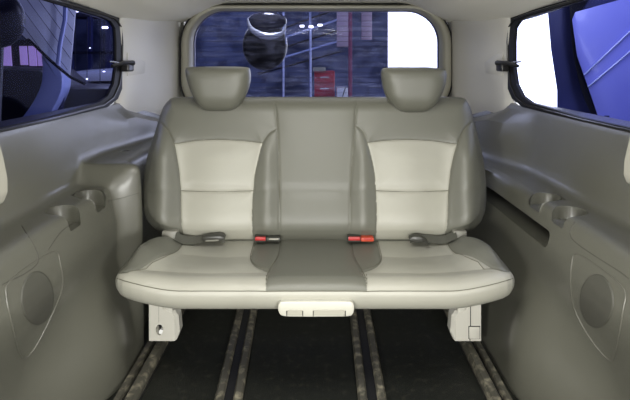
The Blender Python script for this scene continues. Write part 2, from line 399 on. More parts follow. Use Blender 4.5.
# side windows: rubber frame, pane, inner channel, latch
def window_side(s, name, gm):
    XW = .845
    def wp(p, q): Y = XW * F / p; return Vector((s * XW, Y, 1 - (q - HY) * Y / F))
    outer = [wp(*p) for p in ((250, 1), (204, 14), (196, 18), (190, 26), (188.5, 42), (189, 66), (192.5, 86), (198, 99), (208, 107))]
    inner = [wp(*p) for p in ((254, 5), (214, 17), (205, 21), (200.5, 28), (199.5, 42), (199.5, 66), (202, 84), (208, 96), (217, 102.5))]
    lo_o = [Vector((s * XW, y, .806)) for y in (1.6, .7, .1)]; lo_i = [Vector((s * XW, y, .818)) for y in (1.6, .7, .13)]
    hi_o = [Vector((s * XW, y, z)) for y, z in ((.1, 1.235), (.7, 1.225), (1.55, 1.203))]; hi_i = [Vector((s * XW, y, z)) for y, z in ((.13, 1.215), (.7, 1.21), (1.55, 1.188))]
    def fix(a, b, c):
        pts = a + b + c
        return pts
    O = fix(outer, lo_o, hi_o); I = fix(inner, lo_i, hi_i); n = len(O); v = []; f = []
    for k in range(n): v += [O[k] + Vector((-s * .004, 0, 0)), I[k] + Vector((-s * .004, 0, 0)), I[k] + Vector((s * .010, 0, 0)), O[k] + Vector((s * .010, 0, 0))]
    for k in range(n):
        j = (k + 1) % n
        for e in range(4): f.append((k * 4 + e, k * 4 + (e + 1) % 4, j * 4 + (e + 1) % 4, j * 4 + e))
    root = empty(name, (s * XW, 1.2, .81)); tag(root, kind='structure')
    mesh('window_frame', v, f, M['rubber'], root, False)
    MB().tube([p * .5 + q * .5 + Vector((-s * .006, 0, 0)) for p, q in zip(O, I)], .004, 6, True).build('seal_bead', M['black'], root)
    pane = [p + Vector((s * .004, 0, 0)) for p in I]
    MB().prism(pane, (s * .004, 0, 0)).build('pane', gm, root, False)
    # latch: arm, knob and metal clip
    L = at(HX + s * 184, 66, 2.20)
    lt = MB().box((-.03, -.045, -.024), (.008, .02, .024), .008, 3, Matrix.Translation(L) @ Matrix.Scale(-s if s > 0 else 1, 4, (1, 0, 0))).build('window_latch', M['black'], root)
    a = at(HX + s * 182, 63, 2.20); b = at(HX + s * 203, 66, 2.06)
    MB().tube([a, a * .5 + b * .5 + Vector((0, 0, .006)), b], [.012, .010, .007], 8).build('latch_arm', M['black'], lt)
    c = at(HX + s * 197, 62.5, 2.10)
    MB().tube([c, c + Vector((s * .012, -.06, .004))], .004, 8).build('latch_pin', M['steel'], lt)
    return root
W1 = window_side(-1, 'window_1', M['glass_side']); W3 = window_side(1, 'window_3', M['glass_clear'])

# tailgate: lower panel, header, window surround, glass with heater lines
def rr(hw, zt, zb, rad, y, n=10):
    pts = []
    for cx, cz, a0 in ((hw - rad, zt - rad, 0), (-hw + rad, zt - rad, 90), (-hw + rad, zb + rad, 180), (hw - rad, zb + rad, 270)):
        for k in range(n + 1):
            a = R(a0 + 90 * k / n); pts.append(Vector((.007 + cx + rad * math.cos(a), y, cz + rad * math.sin(a))))
    return pts
def loft(loops, closed=True):
    v = [p for l in loops for p in l]; n = len(loops[0]); f = []
    for i in range(len(loops) - (0 if closed else 1)):
        j = (i + 1) % len(loops)
        for k in range(n): f.append((i * n + k, i * n + (k + 1) % n, j * n + (k + 1) % n, j * n + k))
    return v, f
tg = MB().box((-.93, 2.76, 0), (.93, 2.82, .70), .01).box((-.93, 2.785, 1.305), (.93, 2.82, 1.40)).box((-.93, 2.785, .70), (-.73, 2.82, 1.4)).box((.74, 2.785, .70), (.93, 2.82, 1.4)).build('wall_rear', M['wall']); tag(tg, kind='structure')
w2 = empty('window_2', (0, 2.76, .72)); tag(w2, kind='structure')
v, f = loft([rr(.737, 1.302, .68, .215, 2.74), rr(.733, 1.299, .684, .212, 2.712), rr(.722, 1.291, .69, .206, 2.702), rr(.700, 1.28, .705, .19, 2.704), rr(.690, 1.276, .715, .184, 2.715), rr(.680, 1.271, .725, .175, 2.765), rr(.680, 1.271, .725, .175, 2.80), rr(.737, 1.302, .68, .215, 2.80)])
mesh('window_surround', v, f, M['surround'], w2, True, angle=50)
v, f = loft([rr(.747, 1.307, .675, .22, 2.70 + .03), rr(.737, 1.300, .68, .215, 2.73), rr(.737, 1.300, .68, .215, 2.80), rr(.747, 1.307, .675, .22, 2.80)])
mesh('tailgate_seal', v, f, M['rubber'], w2, True, angle=50)
v, f = loft([rr(.683, 1.273, .722, .177, 2.772), rr(.674, 1.267, .73, .170, 2.772), rr(.674, 1.267, .73, .170, 2.79), rr(.683, 1.273, .722, .177, 2.79)])
mesh('glass_seal', v, f, M['navy'], w2, True, angle=50)
MB().prism(rr(.679, 1.270, .726, .174, 2.781), (0, .004, 0)).build('pane', M['glass_rear'], w2, False)
hl = MB()
for i in range(17):
    z = 1.245 - i * .0285; ins = .17 - math.sqrt(max(.17 ** 2 - max(0, z - 1.097) ** 2, 0)); hl.box((-.664 + ins, 2.7785, z - .0009), (.676 - ins, 2.7795, z + .0009))
hl.build('heater_lines', M['line'], w2, False)
for px in (210, 419, 300):
    MB().box((-.004, -.002, -.004), (.004, .004, .004), .001, 1, Matrix.Translation(at(px, 8, 2.702))).build('trim_clip', M['surround'], w2)

# ------------------------------------------------------------------ floor tracks
def track(name, x0, x1, label, lips):
    """two steel lips with a slot between, running the length of the cabin"""
    ya, yb = .9, 2.70
    t = empty(name, ((x0 + x1) / 2, 1.6, 0)); tag(t, label, 'seat track', None)
    def X(y, off): return x0 + (x1 - x0) * (y - 1.43) / .5 + off
    q = [(X(ya, -.033), ya), (X(ya, .033), ya), (X(yb, .033), yb), (X(yb, -.033), yb)]
    MB().prism([(a, b, .0005) for a, b in q], (0, 0, .006)).build('track_slot', M['slot'], t, False)
    for off, wd, h in lips:
        pts = []
        ca = X(ya, off); cb = X(yb, off)
        v = []; pr = [(-wd, 0), (-wd, h * .6), (-wd * .6, h), (wd * .6, h), (wd, h * .6), (wd, 0)]
        for y, c in ((ya, ca), (yb, cb)): v += [(c + a, y, .001 + b) for a, b in pr]
        n = 6; f = [(k, (k + 1) % n, n + (k + 1) % n, n + k) for k in range(n)] + [tuple(range(n)), tuple(range(n, 2 * n))]
        mesh('track_lip', v, f, M['track'], t, False)
    return t
track('floor_track', -.252, -.268, 'dusty steel floor track pair left of the centre mat', [(-.027, .0135, .016), (.027, .0135, .016)])
track('floor_track', .167, .177, 'worn steel floor track pair right of the centre mat', [(-.028, .0135, .016), (.028, .0135, .016)])
track('floor_track', -.545, -.545, 'dusty steel floor track along the left side wall, under the left leg bracket', [(.012, .018, .03), (-.028, .012, .022)])
track('floor_track', .535, .543, 'dusty steel floor track along the right side wall, under the right leg bracket', [(-.014, .018, .03), (.026, .012, .022)])

# ------------------------------------------------------------------ THE BENCH SEAT
seat = empty('bench_seat', (0, 1.62, 0))
tag(seat, 'two-tone beige and taupe leather bench seat with two headrests and light front edge', 'seat')

def back_b(py): k = (py - HY) / F; return (1 - 1.685 * k) / (1 + .29 * k)
def back_Y(z): return 1.685 + .29 * z
def px_back(a, b): Y = back_Y(b) - .066; return HX + F * a / Y, HY + (1 - b - .018) * F / Y
Lpx = [(97.2, 183), (97.6, 176), (99, 171.5), (103, 167.5), (108, 164), (116, 161), (125, 158.3), (140, 153.5), (155, 148.7), (170, 145.6), (185, 143.8), (200, 143), (212, 144.5), (222, 149), (229, 156), (234, 164), (238, 176), (241.5, 192)]
Rpx = [(97.2, 452), (97.8, 460), (99.5, 464.5), (103, 467), (108, 469.5), (116, 471.8), (125, 474), (140, 478), (155, 481.5), (170, 484), (185, 485.3), (200, 485.3), (212, 484), (222, 480), (229, 473), (234, 465), (238, 453), (241.5, 440)]
def outline(tab):
    bs = np.array([back_b(p[0]) for p in tab]); xs_ = np.array([(p[1] - HX) * back_Y(back_b(p[0])) / F for p in tab]); o = np.argsort(bs)
    return lambda b: np.interp(b, bs[o], xs_[o])
b0, b1 = back_b(241.5), back_b(97.2)
mir = lambda L: [(629.5 - x, y) for x, y in L]
vL = [(274, 96), (277.5, 130), (279.5, 180), (279.5, 240)]; vR = [(357, 96), (354.5, 130), (351, 180), (349.5, 240)]
iL_t = [(175, 144.5), (195, 141), (217, 140), (243, 141), (263, 143.5)]; iR_t = [(367, 143), (388, 140.5), (412, 140), (436, 141.5), (456, 145)]
iL_l = [(160, 123), (168, 130), (175, 144.5), (178.5, 162), (180.5, 180), (182, 210), (182.5, 240)]
iL_r = [(277, 129), (269, 134), (263, 143.5), (258, 162), (254.5, 180), (252.5, 210), (252.5, 240)]
iR_l = [(355, 126), (362, 131), (367, 143), (372, 162), (375, 180), (376.3, 210), (376.5, 240)]
iR_r = [(473, 122), (463, 130), (456, 145), (451.5, 162), (449, 180), (447, 210), (446, 240)]
cv = lambda L: curve(L, 6)
hmL, hmR = [(181, 191), (217, 192), (253, 191)], [(376, 191), (411, 192), (448, 191)]
BSEAM = [cv(x) for x in (vL, vR, iL_t, iR_t, iL_l, iL_r, iR_l, iR_r, hmL, hmR)]
def insert_poly(t, l, r):
    l = [p for p in cv(l) if p[1] >= t[0][1] - .01]; r = [p for p in cv(r) if p[1] >= t[-1][1] - .01]
    return np.array(list(cv(t)) + list(r) + list(l)[::-1])
INS = [insert_poly(iL_t, iL_l, iL_r), insert_poly(iR_t, iR_l, iR_r)]
def g(x, c, w_): return np.exp(-((x - c) / w_) ** 2)
def seam_relief(P, seams, deep=.0032, soft=.006, sw=9):
    D = np.full(len(P), 1e9)
    for s_ in seams: D = np.minimum(D, seg_dist(P, s_))
    return -deep * np.exp(-(D / .8) ** 2) - soft * np.exp(-D / sw), D
def back_front(a, b, d):
    px, py = px_back(a, b); P = np.stack([px, py], 1)
    r_ = .075; base = .070 * np.sqrt(np.clip(1 - (1 - np.clip(d / r_, 0, 1)) ** 2.2, 0, 1))
    lo = sstep(py, 118, 165)
    ext = .040 * (g(px, 165, 13) + g(px, 464, 13)) * lo + .013 * (g(px, 267, 9) + g(px, 363, 9)) * sstep(py, 128, 160) + .010 * (g(px, 217, 26) + g(px, 411, 26)) * sstep(py, 140, 160)
    ext += .006 * g(py, 216, 16) - .004 * g(py, 191, 6)
    rel, _ = seam_relief(P, BSEAM)
    edge = np.clip(d / .04, 0, 1)
    return base + (ext + rel + .006) * edge
def back_back(a, b, d): return .055 * np.sqrt(np.clip(1 - (1 - np.clip(d / .04, 0, 1)) ** 2, 0, 1))
nrm = np.array([0, -.9604, .2785])
def back_place(a, b, h): return np.stack([a, back_Y(b), b], 1) + np.asarray(h)[:, None] * nrm
def back_mat(a, b):
    px, py = px_back(a, b); P = np.stack([px, py], 1); m = np.zeros(len(P), int)
    for p in INS: m[inside(P, p)] = 1
    D = np.full(len(P), 1e9)
    for s_ in BSEAM: D = np.minimum(D, seg_dist(P, s_))
    return m
LM = [M['leather_taupe'], M['leather_light'], M['seam']]
sb = inflate('seat_back', b0 + (b1 - b0) * spacing(210), outline(Lpx), outline(Rpx), 430, back_front, back_back, back_place, back_mat, LM, seat)

def un_back(L):
    k = (L[:, 1] - HY) / F; bb = (1 - .018 - k * (1.685 - .066)) / (1 + .29 * k); return (L[:, 0] - HX) * (back_Y(bb) - .066) / F, bb
seam_threads('seat_back', sb, [np.array(x) for x in (vL, vR, iL_t, iR_t, iL_l, iL_r, iR_l, iR_r, hmL, hmR)], un_back)
# headrests
def headrest(shape, cx_shift):
    pts = curve(shape, 8, True); Yh = 1.862
    zc = np.array([1 - (p[1] - HY) * Yh / F for p in pts]); xc = np.array([(p[0] - HX) * Yh / F for p in pts])
    cx = (xc.min() + xc.max()) / 2; z0, z1 = zc.min(), zc.max(); rows = z0 + (z1 - z0) * spacing(70, .9)
    def ext(b, sgn):
        out = []
        for z in b:
            c = []
            for i in range(len(pts)):
                j = (i + 1) % len(pts)
                if (zc[i] - z) * (zc[j] - z) <= 0 and abs(zc[i] - zc[j]) > 1e-9: c.append(xc[i] + (xc[j] - xc[i]) * (z - zc[i]) / (zc[j] - zc[i]))
            out.append((max(c) if sgn > 0 else min(c)) if c else cx)
        return np.array(out)
    tb = np.linspace(z0 + 1e-4, z1 - 1e-4, 160); tl, tr = ext(tb, -1), ext(tb, 1)
    def uv(a, b):
        l, q = np.interp(b, tb, tl), np.interp(b, tb, tr); return np.clip((2 * a - l - q) / np.maximum(q - l, 1e-5), -1, 1), np.clip(2 * (b - z0) / (z1 - z0) - 1, -1, 1)
    def fr(a, b, d):
        u, v_ = uv(a, b); up = v_ > 0
        e = np.sqrt(np.clip(1 - np.abs(u) ** 5, 0, 1)) * np.where(up, np.sqrt(np.clip(1 - np.abs(v_) ** 5, 0, 1)), np.sqrt(np.clip(1 - np.abs(v_) ** 3.2, 0, 1)))
        return .062 * e - .0016 * np.exp(-((d - .012) / .002) ** 2) * e * (np.abs(u) > .6)
    def bk(a, b, d):
        u, v_ = uv(a, b); return .050 * np.sqrt(np.clip((1 - u ** 4) * (1 - v_ ** 4), 0, 1))
    def pl(a, b, h):
        h = np.asarray(h); tilt = (b - z0) * -.12
        return np.stack([a, Yh + tilt - h, b + h * .12 * 0], 1)
    hr = inflate('headrest', rows, lambda b: ext(b, -1), lambda b: ext(b, 1), 90, fr, bk, pl, lambda a, b: np.zeros(len(a), int), [M['leather_taupe']], seat)
    for o in (-.045, .045): MB().tube([(cx + o, 1.90, .83), (cx + o, 1.875, z0 + .05)], .006, 10).build('headrest_post', M['steel'], hr)
    return hr
headrest([(187, 70), (192, 67), (220, 66.3), (246, 67), (251, 71), (250.5, 84), (245, 98), (238, 107), (230, 110.5), (212, 110.8), (202, 107.5), (195, 98), (189.5, 84)], 0)
headrest([(380.5, 71), (386, 67.6), (412, 67), (438, 68.2), (444.5, 72), (443.5, 86), (438, 99), (430, 108), (421, 112), (405, 112), (395, 108), (386, 97), (381.5, 84)], 0)

# cushion
yfr, ybk = 1.417, 1.87
Lt = [(1.417, .44), (1.419, .49), (1.424, .525), (1.432, .552), (1.445, .572), (1.462, .584), (1.485, .588), (1.52, .588), (1.58, .585), (1.63, .575), (1.67, .557), (1.71, .533), (1.75, .520), (1.79, .515), (1.84, .50), (1.86, .485), (1.87, .46)]
fy = np.array([p[0] for p in Lt]); fx = np.array([p[1] for p in Lt])
def P_of(a, b, z): return HX + F * a / b, HY + (1 - z) * F / b
def zmid(a): return .327 + .026 * sstep(np.abs(a), .38, .585)
CS_L = [(255, 230), (255, 240), (252, 250), (250.5, 259), (257, 266), (269, 270)]; CS_L2 = [(280.5, 230), (280.5, 240), (278, 256), (269, 270), (266.5, 280), (266, 291.5)]
CS_R2 = [(351.5, 230), (351.5, 240), (354, 256), (362, 270), (366, 280), (367, 291.5)]; CS_R = [(377.5, 230), (377.5, 240), (380, 250), (381.5, 259), (375, 266), (362, 270)]
W_L = [(184, 230), (184, 240), (178, 249), (165, 257), (146, 265), (128, 270), (114, 274)]; W_R = [(446, 230), (446, 240), (452, 249), (466, 257), (484, 264), (502, 269), (517, 272)]
T1L = [(182, 252), (200, 253), (225, 254.5), (251, 254)]; T1R = [(381, 254), (405, 254.5), (430, 253.5), (455, 252)]
T2L = [(140, 268), (170, 270.5), (205, 272), (240, 271.5), (268, 270.5)]; T2R = [(363, 270.5), (390, 271.5), (425, 272), (460, 270), (490, 267)]
FR = [(116, 285), (128, 290), (160, 292), (266, 291.5), (315, 291.5), (367, 291.5), (470, 292.5), (500, 290), (514, 284)]
CSEAM = [cv(x) for x in (CS_L, CS_L2, CS_R, CS_R2, W_L, W_R)]; CSOFT = [cv(x) for x in (T1L, T1R)]
cen = np.array(list(cv(CS_L2)) + list(cv(CS_R2))[::-1])
bolL = np.array(list(cv(CS_L)) + [p for p in cv(CS_L2) if p[1] <= 270][::-1]); bolR = np.array(list(cv(CS_R)) + [p for p in cv(CS_R2) if p[1] <= 270][::-1])
wgL = np.array(list(cv(W_L)) + [(100, 274), (100, 225)]); wgR = np.array(list(cv(W_R)) + [(530, 272), (530, 225)])
def cush_base(a, b, d):
    r_ = .055; return .042 * np.sqrt(np.clip(1 - (1 - np.clip(d / r_, 0, 1)) ** 2.1, 0, 1))
def cush_front(a, b, d):
    h = cush_base(a, b, d); px, py = P_of(a, b, zmid(a) + h); P = np.stack([px, py], 1)
    rel, _ = seam_relief(P, CSEAM, .0022, .003, 6); r2, _ = seam_relief(P, CSOFT + [cv(T2L), cv(T2R)], .0, .0045, 5)
    wing = .030 * sstep(np.abs(a), .43, .53) * sstep(b, 1.46, 1.58) * sstep(d, 0, .045) * sstep(-b, -1.76, -1.68)
    dip = -.006 * (g(a, -.33, .13) + g(a, .33, .13)) * sstep(b, 1.5, 1.6)
    fall = 0
    return h + (rel + r2) * np.clip(d / .02, 0, 1) + wing + dip + fall
def cush_back(a, b, d): return .047 * np.sqrt(np.clip(1 - (1 - np.clip(d / .035, 0, 1)) ** 2, 0, 1))
def cush_place(a, b, h): return np.stack([a, b, zmid(a) + h], 1)
def cush_mat(a, b):
    L_ = np.interp(b, fy, fx); d = np.minimum(np.minimum(b - yfr, ybk - b), L_ - np.abs(a)); d = np.clip(d, 0, 1)
    px, py = P_of(a, b, zmid(a) + cush_base(a, b, d)); P = np.stack([px, py], 1); m = np.ones(len(P), int)
    for p in (cen, bolL, bolR, wgL, wgR): m[inside(P, p)] = 0
    D = np.full(len(P), 1e9)
    for s_ in CSEAM: D = np.minimum(D, seg_dist(P, s_))
    return m
cush = inflate('seat_cushion', yfr + (ybk - yfr) * spacing(240, .85), lambda b: -np.interp(b, fy, fx), lambda b: np.interp(b, fy, fx), 420, cush_front, cush_back, cush_place, cush_mat, LM, seat, 1)
def un_cush(L):
    A = np.zeros(len(L)); B = np.full(len(L), 1.6)
    for it in range(30):
        z = SURF['seat_cushion'](A, B)[:, 2]; B = np.clip((1 - z) * F / (L[:, 1] - HY), yfr + .001, ybk); A = (L[:, 0] - HX) * B / F
    return A, B
seam_threads('seat_cushion', cush, [np.array(x) for x in (CS_L[1:], CS_L2[1:], CS_R[1:], CS_R2[1:], W_L[1:-1], W_R[1:-1])], un_cush, .0012, (0, 0, .0004))
AA = np.linspace(-.575, .575, 90); BB = np.interp(np.abs(AA), fx[:6], fy[:6]) + .0042
MB().tube((SURF['seat_cushion'](AA, BB) + np.array((0, -.0004, 0))).tolist(), .0012, 6).build('stitched_seam', M['seam'], cush)
# underside faces are the light valance
me = cush.data
for p in me.polygons:
    if p.material_index == 0 and p.normal.z < -.05: p.material_index = 1

# moulded tray and tubes beneath
MB().box((-.53, 1.50, .272), (.53, 1.78, .30), .008).build('seat_pan', M['frame'], seat)
MB().tube([(-.50, 1.56, .275), (.50, 1.56, .275)], .014, 12).build('cross_tube', M['frame'], seat)
MB().tube([(-.50, 1.74, .27), (.50, 1.74, .27)], .014, 12).build('cross_tube', M['frame'], seat)

# leg brackets
YB = 1.69
def bracket(s):
    X = lambda p: s * (315 - p) * YB / F if s < 0 else (315 - p) * YB / F
    Z = lambda q: 1 - (q - HY) * YB / F
    x = (lambda p: (p - HX) * YB / F) if s < 0 else (lambda p: (HX - p) * YB / F + (2 * HX - 630.5) * 0 )
    outl = [(149, 300), (149, 341), (174.5, 341), (174.5, 319), (171.5, 313), (166, 310.5), (163, 309), (163, 300)]
    side = [(149, 300), (149, 341), (176, 341), (179, 333), (177.5, 317), (174, 312), (166, 310.5), (163, 300)]
    A = [Vector((x(p), YB, Z(q))) for p, q in outl]; B = [Vector((x(p), YB + .012, Z(q))) for p, q in side]
    n = len(A); C = [b + Vector((0, .035, 0)) for b in B]
    v = A + B + C; f = [tuple(range(n)), tuple(range(2 * n, 3 * n))]
    for k in range(n):
        j = (k + 1) % n; f += [(k, j, n + j, n + k), (n + k, n + j, 2 * n + j, 2 * n + k)]
    return mesh('leg_bracket', v, f, M['bracket'], seat, False), x, Z
br, x, Z = bracket(-1)
def disc(cx, cz, rx, rz, y, n=24): return [(cx + rx * math.cos(2 * math.pi * k / n), y, cz + rz * math.sin(2 * math.pi * k / n)) for k in range(n)]
ch = MB().prism(disc(x(159.5), Z(330), .0125, .019, 0), (0, 1, 0)).build('cutter', M['frame'])
bpy.data.objects.remove(ch)
ch = MB().prism(disc(x(159.5), Z(330), .0125, .0185, YB - .02), (0, .06, 0)).build('cutter', M['frame'])
# drill the round bolt hole through the left cover
md = br.modifiers.new('hole', 'BOOLEAN'); md.object = ch; md.solver = 'EXACT'
dg = bpy.context.evaluated_depsgraph_get(); nm = bpy.data.meshes.new_from_object(br.evaluated_get(dg)); br.modifiers.clear(); br.data = nm
bpy.data.objects.remove(ch)
MB().prism(disc(x(159.5), Z(330), .0122, .018, YB + .030), (0, .006, 0)).build('hole_backing', M['slot'], br)
MB().tube([(x(161), YB + .036, Z(332.5)), (x(161), YB + .003, Z(332.5))], .0085, 14).build('bolt', M['bolt'], br)
MB().box((x(158.7), YB - .0006, Z(322.5)), (x(158.9), YB + .002, Z(304))).build('cover_joint', M['grille'], br, False)
MB().box((x(164), YB + .001, Z(314.5)), (x(172.5), YB + .03, Z(304)), .004).build('pivot_cap', M['bracket'], br)
br2, x, Z = bracket(1)
br2.data.flip_normals()
MB().box((x(164.2), YB + .001, Z(314.5)), (x(172.5), YB + .03, Z(304)), .004).build('pivot_cap', M['bracket'], br2) if False else MB().box((x(172.5), YB + .001, Z(314.5)), (x(164), YB + .03, Z(304)), .004).build('pivot_cap', M['bracket'], br2)
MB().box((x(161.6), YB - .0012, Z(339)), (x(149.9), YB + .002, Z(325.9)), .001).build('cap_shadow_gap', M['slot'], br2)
MB().box((x(161), YB - .004, Z(339 - .5)), (x(150.5), YB + .002, Z(326.5)), .0025).build('bolt_cap', M['bracket'], br2)
MB().box((x(159.9), YB - .0008, Z(326.2)), (x(159.1), YB + .002, Z(304))).build('cover_joint', M['slot'], br2, False)
MB().box((x(160.5), YB - .0008, Z(341)), (x(159.7), YB + .002, Z(338.4))).build('cover_joint', M['slot'], br2, False)

# release handle under the front edge
YH = 1.402
hp = curve([(278, 307), (279, 303.5), (283, 301.8), (300, 301.5), (330, 301.5), (348, 301.8), (353, 303.5), (354.2, 308), (353.2, 313.5), (349, 316.5), (330, 317), (300, 317), (283, 316.3), (278.8, 312.5)], 4, True)
hd = MB().prism([at(p[0], p[1], YH) for p in hp], (0, .035, 0), .003, 2).build('release_handle', M['handle'], seat)
for a, b in ((287, 302.5), (313.5, 345)):
    MB().prism([at(*p, YH - .0015) for p in ((a, 311), (a + 1, 310), (b - 1, 310), (b, 311), (b, 315.6), (a, 315.6))], (0, .01, 0), .001, 1).build('handle_inset', M['inset'], hd)
    for e in (a - .3, b + .3): MB().box(at(e - .35, 316.4, YH - .002), at(e + .35, 310.4, YH + .001)).build('handle_slot', M['slot'], hd, False)
# hinge covers between cushion and back
for a, b in ((162.5, 178), (452.5, 466)):
    lo = at(a, 252, 1.715); hi = at(b, 229.5, 1.715)
    MB().box((lo.x, 1.70, lo.z), (hi.x, 1.78, hi.z), .006, 2).build('hinge_cover', M['hinge'], seat)

# ------------------------------------------------------------------ belts and buckles lying in the seat crease
def P(px, py, Y=1.725): return at(px, py, Y) + Vector((0, -.006, .007))
def belt(pth, bpts, label):
    t = empty('seat_belt', tuple(P(*bpts[0], 1.72))); tag(t, label, 'seat belt')
    pts = [P(p[0], p[1], p[2]) for p in curve([(a, b, c) for a, b, c in pth], 6)]
    for p in pts:
        p.z = max(p.z, float(SURF['seat_cushion'](np.array([p.x]), np.array([p.y + .012]))[0][2]) + .010, float(SURF['seat_cushion'](np.array([p.x]), np.array([p.y - .012]))[0][2]) + .016)
    MB().strip(pts, (0, .024, .018), (0, -.0012, .0016)).build('webbing', M['webbing'], t)
    q = [P(*p, 1.70) + Vector((0, 0, .004)) for p in bpts]
    bk = MB().prism(q, (0, .022, .004), .004, 2).build('buckle', M['buckle'], t)
    return t, bk
t, bk = belt([(176, 246.5, 1.70), (190, 243.5, 1.715), (204, 239.8, 1.72), (216, 237.2, 1.72), (223, 238, 1.715), (225.5, 240.5, 1.71)], [(202, 240.5), (208, 239), (220, 238.5), (225, 240.5), (222, 244.3), (206, 244.8), (202, 243)], 'grey lap belt with dark buckle lying on the left seat cushion')
MB().tube([P(206, 242.3, 1.697), P(219, 241.6, 1.697)], .003, 8).build('latch_plate', M['hinge'], bk)
t, bk = belt([(456, 247.5, 1.70), (446, 243.5, 1.715), (434, 240.8, 1.72), (424, 239.6, 1.72), (416, 238.6, 1.72), (409, 241, 1.715)], [(408.5, 242), (413, 239.2), (421, 239.2), (428, 245), (418, 246), (411, 244.6)], 'grey lap belt with dark buckle folded on the right seat cushion')
MB().strip([P(420, 239, 1.712), P(424, 242, 1.70), (P(428, 246.5, 1.69))], (.008, .012, 0), (0, -.001, .0015)).build('webbing', M['buckle'], t)
def latch(x0, xm, x1, m2, label, mname):
    t = empty('belt_buckle', tuple(P((x0 + x1) / 2, 244, 1.71))); tag(t, label, 'belt buckle', None)
    a = P(x0 - .8, 244.3, 1.705); b = P(xm, 239.2, 1.705)
    h = MB().box((a.x, 1.706, a.z), (b.x, 1.738, b.z), .002).build('buckle_body', M['buckle'], t)
    a = P(x0, 242.9, 1.70); b = P(xm - .5, 239.6, 1.70); MB().box((a.x, 1.702, a.z), (b.x, 1.712, b.z), .0015).build('release_button', M['red'], t)
    a = P(xm, 243.8, 1.71); b = P(x1, 239.6, 1.71); e = MB().box((a.x, 1.708, a.z), (b.x, 1.735, b.z), .004).build(mname, m2, t)
    a = P(xm + 3, 242, 1.706); b = P(x1 - 2, 240.6, 1.706); MB().box((a.x, 1.7055, a.z), (b.x, 1.71, b.z), .001).build('highlight_plate', M['inset'] if mname == 'tongue_slot' else M['red'], e)
latch(255, 266, 280.5, M['buckle'], 'red buttoned buckle with dark stalk in the crease left of the middle seat', 'tongue_slot')
latch(348.5, 361, 374, M['orange'], 'buckle with red and orange ends in the crease right of the middle seat', 'second_button')

# ------------------------------------------------------------------ OUTSIDE: hall around the van
GZ = -.6
o = MB().box((-10, -4, GZ - .1), (6, 9.2, GZ)).build('ground', M['ground']); tag(o, kind='structure')
o = MB().box((-10, 9, GZ), (.146 * 9.0, 9.2, 4.2)).build('wall_hall_rear', M['hallwall']); tag(o, kind='structure')
o = MB().box((-10.2, -4, GZ), (-10, 9.2, 4.2)).build('wall_hall_left', M['darkhall']); tag(o, kind='structure')
o = MB().box((5.8, -4, GZ), (6, 3.2, 4.2)).build('wall_hall_right', M['darkhall']); tag(o, kind='structure')
o = MB().box((-10.2, -4.2, GZ), (6, -4, 4.2)).build('wall_hall_front', M['darkhall']); tag(o, kind='structure')
o = MB().box((-10.2, -4.2, 4.2), (6, 9.2, 4.3)).build('ceiling_hall', M['darkhall']); tag(o, kind='structure')

# convex mirror on the tailgate
t = empty('parking_mirror', tuple(at(264, 12, 2.98))); tag(t, 'black rounded parking mirror with modelled white crescent reflection outside the rear window', 'mirror')
c = at(265, 42, 2.98)
MB().ball((c.x, c.y, c.z - .02), .135, .06, .15).build('mirror_housing', M['black'], t)
c2 = at(267, 22, 2.94); MB().ball((c2.x, c2.y, c2.z + .004), .118, .05, .058).build('mirror_glass', M['mirror'], t)
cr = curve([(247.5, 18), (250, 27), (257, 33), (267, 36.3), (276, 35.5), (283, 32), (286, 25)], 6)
n = len(cr); MB().tube([at(p[0], p[1], 2.862) for p in cr], [.002 + .018 * math.sin(math.pi * (k / (n - 1)) ** .9) for k in range(n)], 10).build('crescent_reflection', M['white'], t)  # white tube models the bright reflection in the convex mirror
MB().tube([at(*p, 2.93) for p in ((278, 15), (282, 16), (284.5, 21), (285.5, 34), (286, 44))][::-1] + [Vector((-.22, 2.90, 1.30)), Vector((-.22, 2.81, 1.34))], .0035, 8).build('mirror_stay', M['bluegrey'], t)

# things standing behind the van
def boxthing(name, x0, x1, y, dep, ztop, m, label, cat):
    t = empty(name, ((x0 + x1) / 2, y, GZ)); tag(t, label, cat); return t
t = boxthing('tool_cabinet', 0, .32, 7.6, .4, .84, None, 'red tool cabinet with drawers standing behind the van', 'cabinet')
MB().box((-.01, 7.6, GZ), (.30, 8.0, .83), .01).build('cabinet_body', M['redpaint'], t)
for i in range(8):
    z = .78 - i * .17; d_ = MB().box((.01, 7.585, z - .15), (.28, 7.6, z), .004).build('drawer', M['redpaint'], t)
    MB().box((.08, 7.57, z - .05), (.21, 7.585, z - .035)).build('drawer_handle', M['white'], d_)
MB().box((-.03, 7.57, .83), (.16, 7.99, .89), .005).build('top_tray', M['inset'], t)
t = boxthing('white_cabinet', .3, .5, 7.5, .3, .6, None, 'white box cabinet with dark strut beside the red tool cabinet', 'cabinet')
MB().box((.33, 7.5, GZ), (.49, 7.8, .585), .008).build('cabinet_body', M['white'], t)
MB().tube([(.36, 7.48, .30), (.46, 7.48, .60)], .008, 6).build('strut', M['dark'], t)
t = boxthing('steel_post', 0, 0, 8, 0, 0, None, 'tall red steel post behind the van with pale board beside it', 'post')
MB().box((.55, 8.2, GZ), (.61, 8.3, 3.0), .004).build('post', M['post'], t)
MB().box((.50, 8.16, GZ), (.66, 8.34, GZ + .02)).build('base_plate', M['redpaint'], t)
o = MB().box((.37, 8.5, 1.22), (.62, 8.54, 4.2), .004).build('hanging_board', M['pinkish']); tag(o, 'pale pinkish board hanging from the hall roof behind the van', 'board')
o = MB().box((.80, 8.6, 1.35), (.98, 8.64, 4.2), .004).build('hanging_board', M['pinkish']); tag(o, 'narrow pinkish board nearest the bright opening behind the van', 'board')
t = empty('roof_truss', (-1, 8.6, 1.5)); tag(t, 'blue grey steel lattice of sloping bars behind the rear window', 'truss')
